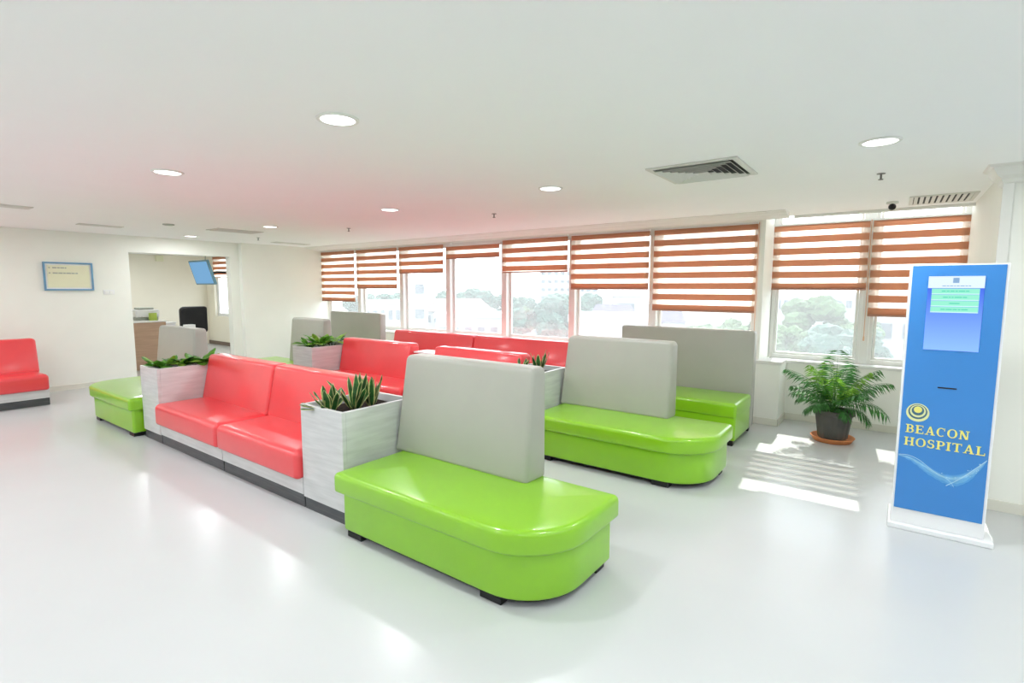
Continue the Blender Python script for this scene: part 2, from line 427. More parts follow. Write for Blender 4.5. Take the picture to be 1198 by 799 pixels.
def seat(label, L=1.34, loc=(0, 0, 0), rz=0, group='red sofa seats', BL=None):
    t = thing('sofa_seat', label, 'sofa seat', loc, rz, group)
    g = .004
    link('seat_cushion', slab(g, L-g, -.05, .52, (.04, .04, .03, .03), .215, .43, .055, .03, dome=.008), M['red'], t, True)
    h0, h1 = .40, .88
    def bf(p):
        x, z, w = p; k = (z-h0)/(h1-h0); yf = .40+.10*k; yr = .66
        return Vector((x, yf+(yr-yf)*w/.24, z))
    link('backrest', slab(g, (BL or L)-g, h0, h1, (.03, .03, .045, .045), 0, .24, .04, .03, fn=bf), M['red'], t, True)
    link('base_panel', B(.003, L-.003, 0, .53 if BL else .62, .10, .225, bev=.003), M['laminate'], t)
    link('plinth', B(.006, L-.006, .012, .52 if BL else .60, 0, .10), M['plinth'], t)
    return t
def planter(label, W=.44, D=.62, H=.775, loc=(0, 0, 0), group='wood laminate planter boxes'):
    t = thing('planter_box', label, 'planter', loc, 0, group)
    bm = bmesh.new(); th = .03
    box(bm, 0, W, 0, th, .09, H, .003); box(bm, 0, W, D-th, D, .09, H, .003)
    box(bm, 0, th, th, D-th, .09, H, .003); box(bm, W-th, W, th, D-th, .09, H, .003)
    link('box', bm, M['laminate'], t)
    link('soil', B(th, W-th, th, D-th, H-.22, H-.055), M['soil'], t)
    link('plinth', B(.004, W-.004, .012, D-.01, 0, .092), M['plinth'], t)
    return t
# row nearest the viewer
Y1 = 2.02
bench('nearest green bench with rounded corner and grey backrest, in the foreground', loc=(-2.83, 1.895, 0))
planter('nearest planter box, pale wood laminate, holding snake plants in the foreground', W=.485, loc=(-3.375, Y1, 0))
seat('red sofa seat of the front row, next to the nearest planter', L=1.245, loc=(-4.625, Y1, 0))
seat('red sofa seat of the front row, at the far broad-leaf planter', L=1.33, loc=(-5.96, Y1, 0))
planter('front row far planter box with broad green leaves, left in the photo', W=.44, loc=(-6.405, Y1, 0))
bench('leftmost green bench, its grey backrest standing behind the broad-leaf planter', loc=(-6.41, 1.895, 0), mirror=True, bl=(.05, 1.08), byoff=.06)
# middle row
Y2 = 4.05
bench('middle row green bench with rounded corner and grey backrest, right of centre', loc=(-2.70, Y2-.125, 0), bl=(.04, 1.12))
planter('middle row planter box with two snake plants, just behind the nearest grey backrest', W=.47, loc=(-3.20, Y2, 0))
seat('red sofa seat of the middle row, mostly hidden behind the nearest grey backrest', L=1.34, loc=(-4.56, Y2, 0))
t = thing('low_partition', 'low white laminate block filling the gap between two red backrests of the middle row', 'partition', (-4.98, Y2+.54, 0))
link('body', B(0, .40, .085, .24, 0, .765, bev=.003), M['laminate'], t); link('top', B(-.003, .403, -.0, .243, .765, .782, bev=.003), M['white'], t)
seat('red sofa seat of the middle row, beside the light green leafy planter', L=1.84, loc=(-6.42, Y2, 0), BL=1.43)
planter('middle row far planter box filled with light green leaves', W=.47, loc=(-6.905, Y2, 0))
bench('far green bench with grey backrest, end of the middle row by the cream wall', loc=(-6.905, Y2-.125, 0), mirror=True, bl=(.055, .92), byoff=.03)
# row along the windows
Y3 = 5.43
def wbench(label, L, loc, mirror=False, front=True):
    t = thing('window_bench', label, 'bench', loc, 0, 'square green benches with tall grey backs')
    link('seat_cushion', slab(0, L, 0, .66, (.03, .03, .02, .02), .30, .445, .035, .01, dome=.01), M['green'], t, True)
    link('base', slab(.006, L-.006, .012, .66, (.02, .02, .02, .02), .06, .305, .01, .01), M['green'], t, True)
    feet(t, [(.12, .07), (L-.07, .06), (L-.07, .76), (.12, .76)], z=.06, s=.04)
    link('backrest', slab(0, L, .055, 1.135, (.02, .02, .035, .035), 0, .24, .025, .025,
         fn=lambda p: Vector((p[0], .66+.03*(p[1]/1.135)*(1-p[2]/.24)+.16*p[2]/.24, p[1]))), M['grey'], t, True)
    return t
wbench('near green window bench with wide grey back, beside the white column', 1.57, (-2.79, Y3, 0))
planter('window row planter box hidden behind the middle row grey backrest', W=.50, loc=(-3.30, Y3+.08, 0)) if False else None
seat('long red window seat, right of the two, its back end behind the middle grey backrest', L=1.80, loc=(-5.13, Y3+.03, 0), group='long red window seats')
seat('long red window seat, left of the two, under the shortest blind', L=1.80, loc=(-6.94, Y3+.03, 0), group='long red window seats')
wbench('far window bench, grey back against the corner windows', 1.52, (-9.02, Y3, 0))
# sofa by the left wall
seat('red sofa seat standing alone by the left wall, under the framed sign', L=1.36, loc=(-9.20, .48, 0), rz=PI/2)
seat('red sofa seat by the left wall, further from the framed sign', L=1.36, loc=(-9.20, -.89, 0), rz=PI/2)

# ------------------------------------------------------------------ plants
def blade(bm, base, az, lean, L, w, curl=.25, n=7, thick=0, wavy=0, edge=True, fold=.15):
    """a leaf: mat 0 inside, mat 1 margin"""
    b = Vector(base); d = Vector((math.cos(az), math.sin(az), 0)); side = Vector((-math.sin(az), math.cos(az), 0))
    pos = b.copy(); ang = lean; rows = []
    for k in range(n+1):
        t = k/n
        ww = w*(math.sin(PI*(t*.86+.10))**.75) * (1 if t < .97 else .15)
        up = Vector((0, 0, math.cos(ang)))+d*math.sin(ang)
        nor = d*math.cos(ang)-Vector((0, 0, math.sin(ang)))
        wv = nor*wavy*math.sin(t*9)
        row = []
        for s in (-1, -.72, 0, .72, 1):
            row.append(bm.verts.new(pos+side*ww*s*.5+nor*(fold*ww*(-abs(s)))*-.5+wv*s))
        rows.append(row)
        pos = pos+up*(L/n); ang += curl/n
    for a, c in zip(rows, rows[1:]):
        for i in range(4):
            f = bm.faces.new((a[i], a[i+1], c[i+1], c[i])); f.material_index = 1 if (i in (0, 3) and edge) else 0
def snake(loc, label, n, hmin, hmax, spread, seed, group='snake plants in the planters'):
    random.seed(seed); bm = bmesh.new()
    for i in range(n):
        a = random.uniform(0, 2*PI); r = random.uniform(.005, .035)
        L = random.uniform(hmin, hmax)
        blade(bm, (r*math.cos(a), r*math.sin(a), 0), a, random.uniform(.05, spread), L, random.uniform(.042, .062), random.uniform(-.1, .35), 7, wavy=.004)
    o = link('snake_plant', bm, [M['leaf_dark'], M['leaf_edge']], None, True, loc)
    o.modifiers.new('thickness', 'SOLIDIFY').thickness = .002
    return tag(o, label, 'plant', group)
ZS = .72
snake((-3.20, 2.14, ZS), 'short spreading snake plant at the front edge of the nearest planter', 15, .14, .21, 1.2, 3)
snake((-3.13, 2.30, ZS), 'tall snake plant in the middle of the nearest planter', 12, .18, .29, .55, 5)
snake((-3.10, 2.43, ZS), 'upright snake plant at the rear of the nearest planter, beside the grey backrest', 12, .18, .28, .4, 9)
snake((-3.05, 4.30, ZS), 'smaller snake plant, left of the two behind the nearest grey backrest', 9, .12, .19, .5, 12)
snake((-2.97, 4.48, ZS), 'taller snake plant, right of the two behind the nearest grey backrest', 9, .17, .26, .4, 14)
def broad(loc, label, n, L0, L1, w, mats, seed, lean=(.5, 1.3), group='broad leaved plants in the planters'):
    random.seed(seed); bm = bmesh.new()
    for i in range(n):
        a = random.uniform(0, 2*PI); L = random.uniform(L0, L1)
        e = random.uniform(*lean); b0 = Vector((.02*math.cos(a), .02*math.sin(a), 0))
        st = b0+Vector((math.cos(a)*L*.25, math.sin(a)*L*.25, L*.35))
        tube(bm, [b0, (b0+st)/2+Vector((0, 0, .01)), st], .003, 5)
        k0 = len(bm.faces)
        blade(bm, st, a+random.uniform(-.3, .3), e, L*.75, w*random.uniform(.8, 1.2), random.uniform(.4, 1.1), 7, edge=False, fold=.3)
        bm.faces.ensure_lookup_table(); mi = random.choice((0, 0, 1))
        for f in bm.faces[k0:]: f.material_index = mi
    o = link('leafy_plant', bm, mats, None, True, loc)
    return tag(o, label, 'plant', group)
ml = [M['leaf_dark'], M['leaf_light']]; m2 = [M['leaf_mid'], M['leaf_light']]
broad((-6.20, 2.17, ZS), 'broad leaved plant at the left front of the far front row planter', 22, .14, .22, .10, [M['leaf_mid'], M['leaf_light']], 21)
broad((-6.17, 2.33, ZS), 'broad leaved plant in the middle of the far front row planter', 18, .13, .20, .10, ml, 22)
broad((-6.13, 2.50, ZS), 'broad leaved plant at the rear of the far front row planter, touching the red back', 20, .16, .25, .11, m2, 23)
broad((-6.70, 4.20, ZS), 'light green plant at the front of the middle row far planter', 18, .16, .25, .08, m2, 31)
broad((-6.67, 4.36, ZS), 'tallest light green plant, centre of the middle row far planter', 20, .20, .30, .085, m2, 32)
broad((-6.64, 4.52, ZS), 'light green plant at the rear of the middle row far planter', 18, .18, .28, .07, ml, 33)

# potted palm
def palm(loc):
    t = thing('potted_palm', 'bushy green palm in a ribbed charcoal pot under the right windows', 'potted plant', loc)
    bm = bmesh.new(); n = 60
    prof = [(.128, .035), (.133, .05), (.165, .275), (.168, .285), (.190, .29), (.193, .30), (.190, .335), (.182, .34), (.172, .335), (.160, .28), (.15, .27)]
    rings = []
    for r, z in prof:
        rings.append([])
        for i in range(n):
            rr = r+(.004 if (i % 4 < 2 and .04 < z < .28 and r > .13) else 0)
            rings[-1].append(bm.verts.new((rr*math.cos(2*PI*i/n), rr*math.sin(2*PI*i/n), z)))
    for a, b in zip(rings, rings[1:]):
        for i in range(n): bm.faces.new((a[i], a[(i+1) % n], b[(i+1) % n], b[i]))
    bm.faces.new(rings[0][::-1])
    link('pot', bm, M['pot'], t)
    bm = bmesh.new(); cyl(bm, (0, 0), .158, .158, .26, .285, 40); link('soil', bm, M['soil'], t)
    bm = bmesh.new(); r = lathe(bm, (0, 0), [(.15, 0), (.175, .005), (.198, .045), (.205, .05), (.200, .055), (.190, .05), (.165, .018), (.14, .018)], 40)
    bm.faces.new(r[0][::-1]); bm.faces.new(r[-1]); link('saucer', bm, M['terra'], t, True)
    random.seed(5)
    fr = [(-2.95, .66, .62, 0), (-2.6, .54, .85, 0), (-2.15, .46, 1.0, 0), (-.05, .68, .68, 0), (-.42, .58, 1.1, 0), (.35, .60, .5, 0), (.9, .55, .3, 0), (1.6, .68, .14, 0),
          (2.3, .6, .28, 1), (2.8, .60, .40, 1), (3.3, .56, .75, 0), (-1.2, .40, .8, 0), (-.8, .44, .5, 1), (-1.7, .48, .4, 0), (.1, .56, .42, 1), (1.2, .62, .4, 0), (2.0, .58, .5, 0),
          (-2.9, .52, .30, 1), (-.25, .42, 1.3, 0), (3.0, .44, 1.0, 0), (-1.4, .46, .2, 1), (.6, .48, .75, 0), (-.55, .52, .75, 0), (-2.3, .50, .55, 0), (-1.0, .34, 1.2, 0), (-2.7, .34, 1.15, 0)]
    for az, L, lean, lt in fr:
        az += random.uniform(-.12, .12); L *= random.uniform(.92, 1.05)
        bm = bmesh.new(); d = Vector((math.cos(az), math.sin(az), 0)); sd = Vector((-math.sin(az), math.cos(az), 0))
        p = Vector((.02*math.cos(az*3), .02*math.sin(az*3), .28)); ang = lean*.35; pts = [p.copy()]; N = 18; tans = []
        for k in range(N):
            ang += (lean*1.9)/N*(1+.6*k/N)*.75
            tv = Vector((0, 0, math.cos(ang)))+d*math.sin(ang); p = p+tv*(L/N); pts.append(p.copy()); tans.append(tv)
        tube(bm, pts, .0045, 5, .001)
        for k in range(5, N+1):
            tv = tans[min(k, N-1)]; u = (k-5)/(N-5)
            ll = .20*math.sin(PI*(.18+.74*u))**.8*(L/.6)
            for s in (-1, 1):
                for h in (0, .5):
                    q = pts[k] if h == 0 or k == N else (pts[k]+pts[k+1])/2
                    dr = (sd*s*.85+tv*.65+Vector((0, 0, -.42))+Vector([random.uniform(-.16, .16) for _ in range(3)])).normalized()
                    wd = tv.cross(dr).cross(dr).normalized()*.0062
                    mid = q+dr*ll*.5+Vector((0, 0, -.006)); tip = q+dr*ll+Vector((0, 0, -.035))
                    v = [bm.verts.new(x) for x in (q, mid+wd, tip, mid-wd)]
                    bm.faces.new(v)
        link('frond', bm, M['palm_light'] if lt else M['palm'], t)
    return t
palm((-.455, 6.32, 0))

# ------------------------------------------------------------------ kiosk
K = thing('information_kiosk', 'tall blue self-service kiosk with a touch screen on a white base', 'kiosk', (.06, 4.25, 0))
kw = .475
bm = B(-.0, kw, 0, .16, .035, 1.755, bev=.006); link('body', bm, M['white'], K)
link('base_plate', B(-.015, kw+.045, -.035, .34, 0, .035, bev=.006), M['white'], K)
bp = link('front_panel', B(.014, kw-.016, -.006, .004, .137, 1.747, bev=.0015), M['kblue'], K)
# screen with its page
sx0, sx1, sz0, sz1 = .098, .366, 1.214, 1.680
def scr_mat():
    mt, nt, b, out = new_mat('screen_blue_page'); nt.nodes.remove(b)
    tc = nt.nodes.new('ShaderNodeTexCoord'); sp = nt.nodes.new('ShaderNodeSeparateXYZ'); nt.links.new(tc.outputs['Object'], sp.inputs[0])
    mr = nt.nodes.new('ShaderNodeMapRange'); mr.inputs['From Min'].default_value = sz0; mr.inputs['From Max'].default_value = sz1
    nt.links.new(sp.outputs['Z'], mr.inputs['Value'])
    r = nt.nodes.new('ShaderNodeValToRGB'); r.color_ramp.elements[0].color = (.27, .50, .98, 1); r.color_ramp.elements[1].color = (.035, .10, .75, 1)
    nt.links.new(mr.outputs[0], r.inputs[0]); e = nt.nodes.new('ShaderNodeEmission'); e.inputs[1].default_value = SCR
    nt.links.new(r.outputs[0], e.inputs[0]); nt.links.new(e.outputs[0], out.inputs[0]); return mt
SCR = 1.9
M['screen'] = scr_mat()
M['scrwhite'] = emis('screen_white', (.72, .84, .98), SCR)
M['scrmint'] = emis('screen_mint', (.30, .80, .60), SCR)
M['scrpale'] = emis('screen_pale', (.62, .92, .90), SCR)
M['scrink'] = emis('screen_ink', (.25, .40, .60), SCR)
M['scrteal'] = emis('screen_teal_ink', (.10, .60, .42), SCR)
S = link('screen', B(sx0, sx1, -.010, -.004, sz0, sz1), M['screen'], K)
link('page_header', B(sx0, sx1, -.0115, -.0101, 1.606, sz1), M['scrwhite'], S)
bm = bmesh.new(); box(bm, .217, .247, -.0125, -.0116, 1.638, 1.670)
xx = .167
for w in (.018, .012, .016, .009, .014, .02, .012, .011): box(bm, xx, xx+w, -.0125, -.0116, 1.617, 1.622); xx += w+.0035
link('header_print', bm, M['scrink'], S)
zz = 1.603
for k, ws in enumerate([(.02, .014, .02, .012, .03, .016), (.024, .01, .01, .035, .02), (.05,), (.022, .03, .02, .012, .03)]):
    z1 = 1.603-k*.038
    bm = bmesh.new(); box(bm, .118, .346, -.0112, -.0101, z1-.036, z1, 0, 1); box(bm, .118, .346, -.0120, -.0112, z1-.031, z1, 0, 0)
    tot = sum(ws)+.004*(len(ws)-1); x = .232-tot/2
    for w in ws: box(bm, x, x+w, -.0128, -.0121, z1-.019, z1-.013, 0, 2); x += w+.004
    link('menu_button', bm, [M['scrmint'], M['scrpale'], M['scrteal']], S)
link('ticket_slot', B(.188, .281, -.009, -.005, .970, .978), M['black'], K)
# emblem: nested ovals sharing a high centre
def disc(bm, cx, cz, rx, rz, y0, y1, mi, n=40):
    a = [bm.verts.new((cx+rx*math.cos(2*PI*i/n), y0, cz+rz*math.sin(2*PI*i/n))) for i in range(n)]
    b = [bm.verts.new((v.co.x, y1, v.co.z)) for v in a]
    f = bm.faces.new(a); f.material_index = mi; f = bm.faces.new(b[::-1]); f.material_index = mi
    for i in range(n):
        f = bm.faces.new((a[i], b[i], b[(i+1) % n], a[(i+1) % n])); f.material_index = mi
bm = bmesh.new()
ex, ez = .099, .803
for k, (rr, off, mi) in enumerate([(.060, -.006, 1), (.049, .000, 2), (.041, .004, 1), (.032, .008, 2), (.0215, .014, 0)]):
    disc(bm, ex, ez+off, rr, rr, -.0082-.0008*k, -.006, mi)
link('emblem', bm, [M['yellow'], M['paleyel'], M['olive']], K)
# slab serif capitals from strokes
def letters(word, x0, x1, z0, h, ws, y=-.0085):
    bm = bmesh.new(); zc = [0]
    T, t = .20, .085           # heavy stem, hairline, of height
    tot = sum(ws[c] for c in word)+.13*(len(word)-1); sc_ = (x1-x0)/tot
    def quad(pts):
        yy = y-.00002*zc[0]; zc[0] += 1
        a = [bm.verts.new((px, yy, pz)) for px, pz in pts]; b = [bm.verts.new((px, -.0055, pz)) for px, pz in pts]
        bm.faces.new(a); bm.faces.new(b[::-1])
        for i in range(len(a)):
            bm.faces.new((a[i], b[i], b[(i+1) % len(a)], a[(i+1) % len(a)]))
    x = x0
    for c in word:
        w = ws[c]
        P = lambda u, v: (x+u*sc_, z0+v*h)
        R = lambda a, b, c_, d: quad([P(a, b), P(c_, b), P(c_, d), P(a, d)])
        def arc(cx, cz, rx, rz, a0, a1, n=12, tk=T, tn=t):
            for i in range(n):
                u0 = a0+(a1-a0)*i/n; u1 = a0+(a1-a0)*(i+1)/n
                k0 = tn+(tk-tn)*abs(math.cos(u0)); k1 = tn+(tk-tn)*abs(math.cos(u1))
                quad([P(cx+rx*math.cos(u0), cz+rz*math.sin(u0)), P(cx+rx*math.cos(u1), cz+rz*math.sin(u1)),
                      P(cx+(rx-k1)*math.cos(u1), cz+(rz-tn)*math.sin(u1)), P(cx+(rx-k0)*math.cos(u0), cz+(rz-tn)*math.sin(u0))])
        def stem(a, s0=.1, s1=.1, lo=True, hi=True, tk=T):
            R(a, 0, a+tk, 1)
            if lo: R(a-s0, 0, a+tk+s1, t)
            if hi: R(a-s0, 1-t, a+tk+s1, 1)
        if c == 'I': stem(.1)
        elif c == 'H': stem(.1); stem(w-.1-T); R(.1+T, .46, w-.1-T, .46+t)
        elif c == 'N':
            stem(.12, tk=.11, s1=.04); stem(w-.1-.11, lo=False, tk=.11)
            quad([P(.06, 1), P(.30, 1), P(w-.10, 0), P(w-.32, 0)])
        elif c == 'T': stem(w/2-T/2, hi=False); R(.0, 1-t, w, 1); R(0, .76, .07, 1); R(w-.07, .76, w, 1)
        elif c == 'L': stem(.1); R(.1, 0, w, t); R(w-.07, 0, w, .28)
        elif c == 'E': stem(.1); R(.1, 0, w, t); R(.1, 1-t, w-.04, 1); R(.1, .47, w-.2, .47+t); R(w-.07, 0, w, .27); R(w-.11, .76, w-.04, 1); R(w-.24, .38, w-.18, .65)
        elif c == 'P': stem(.1, s1=.1, hi=True); R(.1, 1-t, w*.55, 1); R(.2, .42, w*.55, .42+t); arc(w*.55, .71, w*.45, .29, -PI/2, PI/2)
        elif c == 'B':
            stem(.1, hi=True); R(.1, 1-t, w*.5, 1); R(.2, .48, w*.55, .48+t); R(.1, 0, w*.55, t)
            arc(w*.5, .74, w*.42, .26, -PI/2, PI/2); arc(w*.55, .28, w*.45, .28, -PI/2, PI/2)
        elif c == 'O': arc(w/2, .5, w/2, .52, 0, 2*PI, 24)
        elif c == 'C': arc(w/2, .5, w/2, .52, .30*PI, 1.72*PI, 18); R(w*.82, .66, w*.90, .98)
        elif c == 'S':
            arc(w/2, .74, w*.44, .27, .15*PI, 1.5*PI, 12, T*.85); arc(w/2, .28, w*.48, .29, -.5*PI-.35*PI+PI*.0, .5*PI, 12, T*.9)
            R(w*.80, .68, w*.87, .98); R(w*.04, .02, w*.11, .34)
        elif c == 'A':
            quad([P(w/2-.05, 1.02), P(w/2+.08, 1.02), P(w-.08, 0), P(w-.31, 0)]); quad([P(w/2-.05, 1.02), P(w/2+.04, .95), P(.20, 0), P(.11, 0)])
            R(.24, .30, w-.26, .30+t); R(0, 0, .32, t); R(w-.42, 0, w, t)
        x += (w+.13)*sc_
    return bm
WS = dict(B=.80, E=.78, A=.95, C=.85, O=.92, N=.92, H=.95, S=.68, P=.76, I=.40, T=.82, L=.76)
link('lettering', letters('BEACON', .044, .361, .659, .055, WS), M['yellow'], K)
link('lettering', letters('HOSPITAL', .041, .441, .573, .055, WS), M['yellow'], K)
# pale water swirl printed under the name
def swirl():
    bm = bmesh.new()
    def band(top, bot, y, mi):
        n = len(top); a = [bm.verts.new((x, y, z)) for x, z in top]; b = [bm.verts.new((x, y, z)) for x, z in bot]
        for i in range(n-1):
            f = bm.faces.new((a[i], a[i+1], b[i+1], b[i])); f.material_index = mi
    def cv(pts, n=40):
        out = []
        for k in range(n+1):
            u = k/n*(len(pts)-1); i = min(int(u), len(pts)-2); f = u-i
            p = [pts[max(0, i-1)], pts[i], pts[i+1], pts[min(len(pts)-1, i+2)]]
            out.append(tuple(.5*((2*p[1][j])+(-p[0][j]+p[2][j])*f+(2*p[0][j]-5*p[1][j]+4*p[2][j]-p[3][j])*f*f+(-p[0][j]+3*p[1][j]-3*p[2][j]+p[3][j])*f**3) for j in (0, 1)))
        return out
    top = cv([(.018, .500), (.08, .498), (.16, .462), (.24, .420), (.32, .425), (.39, .475), (.452, .545)])
    bot = cv([(.018, .494), (.08, .472), (.16, .410), (.23, .365), (.30, .350), (.38, .410), (.452, .535)])
    random.seed(3)
    for k, mi in ((0, 0), (1, 1), (2, 2)):
        s = k*.2
        t2 = [(a[0], a[1]+(b[1]-a[1])*s*.55) for a, b in zip(top, bot)]
        b2 = [(a[0], b[1]+(a[1]-b[1])*s*(1.1 if k < 2 else 1.4)+random.uniform(-.004, .004)*(a[1]-b[1] > .02)) for a, b in zip(top, bot)]
        band(t2, b2, -.0066-.0004*k, mi)
    l1 = cv([(.018, .505), (.07, .508), (.13, .485), (.20, .430), (.28, .385), (.31, .345)]); band(l1, [(x, z-.004) for x, z in l1], -.0080, 3)
    l2 = cv([(.27, .345), (.33, .400), (.39, .470), (.452, .548)]); band(l2, [(x+.003, z-.003) for x, z in l2], -.0080, 3)
    for _ in range(40):
        u = random.random(); i = int(u*40); x, z = top[min(i, 40)]
        if x < .25: continue
        x += random.uniform(-.01, .01); z += random.uniform(-.035, .012); r = random.uniform(.001, .0032)
        disc(bm, x, z, r, r, -.0086, -.0078, 3, 6)
    return bm
sw = [plain('swirl_print_%d' % i, c, .3, .4, var=.1, vscale=30) for i, c in enumerate([(.08, .32, .68), (.14, .41, .72), (.27, .54, .78), (.42, .68, .84)])]
link('water_swirl', swirl(), sw, K)

# ------------------------------------------------------------------ left wall sign and sockets
t = thing('framed_sign', 'blue framed cream notice on the left wall with two short lines', 'sign', (XL+.002, 2.10, 1.545))
fw, fh = .60, .43
bm = bmesh.new(); s = .024
box(bm, 0, .03, 0, fw, 0, s, .003); box(bm, 0, .03, 0, fw, fh-s, fh, .003); box(bm, 0, .03, 0, s, s, fh-s, .003); box(bm, 0, .03, fw-s, fw, s, fh-s, .003)
link('frame', bm, M['frameblue'], t)
link('mount_board', B(.001, .012, s, fw-s, s, fh-s), M['paper'], t)
bd = link('notice', B(.012, .015, .045, fw-.045, .045, fh-.045), M['cream'], t)
for z, ws in ((.335, (.05, .03, .045, .02)), (.255, (.06, .05, .03, .055, .04, .03))):
    bm = bmesh.new(); box(bm, .015, .017, .065, .083, z, z+.018)
    y = .11
    for w in ws: box(bm, .015, .017, y, y+w, z, z+.018); y += w+.007
    link('print_line', bm, M['inkgrey'], t)
t = thing('wall_switch', 'small white double switch plate right of the framed sign', 'switch', (XL+.001, 2.82, 1.48))
link('plate', B(0, .008, 0, .15, 0, .075, bev=.002), M['white'], t)
link('rocker', B(.008, .013, .02, .065, .018, .058, bev=.001), M['paper'], t); link('rocker', B(.008, .013, .085, .13, .018, .058, bev=.001), M['paper'], t)

# ------------------------------------------------------------------ side room
t = thing('reception_counter', 'oak laminate counter with a pale top in the side room', 'counter', (-12.30, 3.05, 0))
link('front_panel', B(.60, .64, 0, 1.12, .0, .915, bev=.003), M['wood'], t)
link('carcass', B(0, .60, 0, 1.12, 0, .915), M['wood'], t)
link('worktop', B(-.02, .66, -.01, 1.14, .915, .945, bev=.004), M['trimw'], t)
t = thing('side_desk', 'lower white desk section beside the oak counter', 'desk', (-12.50, 4.21, 0))
link('body', B(0, .5, 0, .26, 0, .86, bev=.004), M['white'], t); link('top', B(-.01, .51, -.01, .27, .86, .88, bev=.004), M['white'], t)
t = thing('printer', 'white office printer with paper in its tray on the oak counter', 'printer', (-12.05, 3.93, .945))
link('body', B(-.17, .17, -.19, .22, .06, .21, bev=.02), M['white'], t)
link('foot_base', B(-.15, .15, -.17, .20, 0, .06, bev=.006), M['inkgrey'], t)
link('paper_tray', B(.10, .23, -.10, .12, .07, .085, bev=.003), M['paper'], t)
link('document_feeder', B(-.14, .12, -.12, .14, .21, .25, bev=.01), M['inkgrey'], t)
t = thing('brochure_holder', 'lime green brochure stand on the counter front edge', 'brochure stand', (-11.73, 3.98, .945))
bm = bmesh.new(); box(bm, -.05, .0, -.06, .08, 0, .015, .002)
link('base', bm, M['lime'], t); bm = B(-.045, -.035, -.06, .08, .012, .15, bev=.002); link('back', bm, M['lime'], t); link('brochure', B(-.034, -.02, -.045, .065, .016, .12, bev=.001), M['lime'], t)
t = thing('desk_phone', 'dark desk telephone at the left end of the counter', 'telephone', (-11.85, 3.56, .945))
link('base', B(-.09, .09, -.08, .08, 0, .035, bev=.01), M['black'], t); link('handset', B(-.08, .08, -.085, -.045, .035, .065, bev=.012), M['black'], t)
t = thing('office_chair', 'black tall-backed chair standing behind the side room desk', 'chair', (-13.55, 5.44, 0))
link('backrest', slab(-.30, .30, .50, 1.14, (.08, .08, .06, .1), 0, .12, .04, .04, fn=lambda p: Vector((-.06+p[2], p[0], p[1]))), M['black'], t, True)
link('seat', slab(-.46, .02, -.24, .24, (.06,)*4, .40, .50, .04, .03), M['black'], t, True)
bm = bmesh.new(); cyl(bm, (-.22, 0), .025, .025, .06, .42, 12)
for k in range(5):
    a = 2*PI*k/5; tube(bm, [(-.22, 0, .09), (-.22+.26*math.cos(a), .26*math.sin(a), .045)], .018, 6)
link('pedestal', bm, M['black'], t)
for k in range(5):
    a = 2*PI*k/5; bm = bmesh.new(); cyl(bm, (-.22+.26*math.cos(a), .26*math.sin(a)), .025, .025, 0, .05, 10); link('caster', bm, M['black'], t)
t = tag(link('storage_box', B(-.08, .08, -.10, .10, 0, .15, bev=.006), M['paper'], None, loc=(-12.95, 5.10, .60)), 'small white box in front of the black chairs', 'box')
sb = thing('side_table', 'white table carrying the small box in the side room', 'table', (-12.95, 5.10, 0))
link('top', B(-.2, .2, -.2, .2, .57, .60, bev=.005), M['white'], sb)
for x in (-.17, .17):
    for y in (-.17, .17): link('leg', B(x-.015, x+.015, y-.015, y+.015, 0, .57), M['white'], sb)
# hanging television
t = thing('wall_television', 'tilted blue television on a black bracket beside the side room window', 'television', (-14.12, 5.92, 1.965))
T = Matrix.Rotation(math.radians(16), 4, 'X')
def tv(bm):
    bmesh.ops.transform(bm, matrix=T, verts=bm.verts); return bm
link('bezel', tv(B(-.52, .52, -.01, .05, -.31, .31, bev=.008)), plain('teal_grey_plastic', (.12, .24, .30), .4, .4, var=.05), t)
link('screen', tv(B(-.48, .48, -.014, -.009, -.275, .275)), emis('television_blue', (.20, .42, .68), 1.6), t)
bm = bmesh.new(); box(bm, -.06, .06, .04, .12, -.14, .14, .01); tv(bm)
link('wall_plate', bm, M['black'], t)
bm = bmesh.new(); tube(bm, [(0, .10, -.02), (.12, .32, .02), (.30, .55, .02), (.34, .82, .02)], .028, 8); link('bracket_arm', bm, M['black'], t)
bm = bmesh.new(); tube(bm, [(0, .08, .10), (0, .12, .49)], .012, 8); link('ceiling_rod', bm, M['inkgrey'], t)
tag(link('wall_box', B(0, .05, -.09, .09, 0, .15, bev=.008), M['cream'], None, loc=(-15.745, 5.57, 2.28)), 'small cream box high on the side room back wall', 'box')

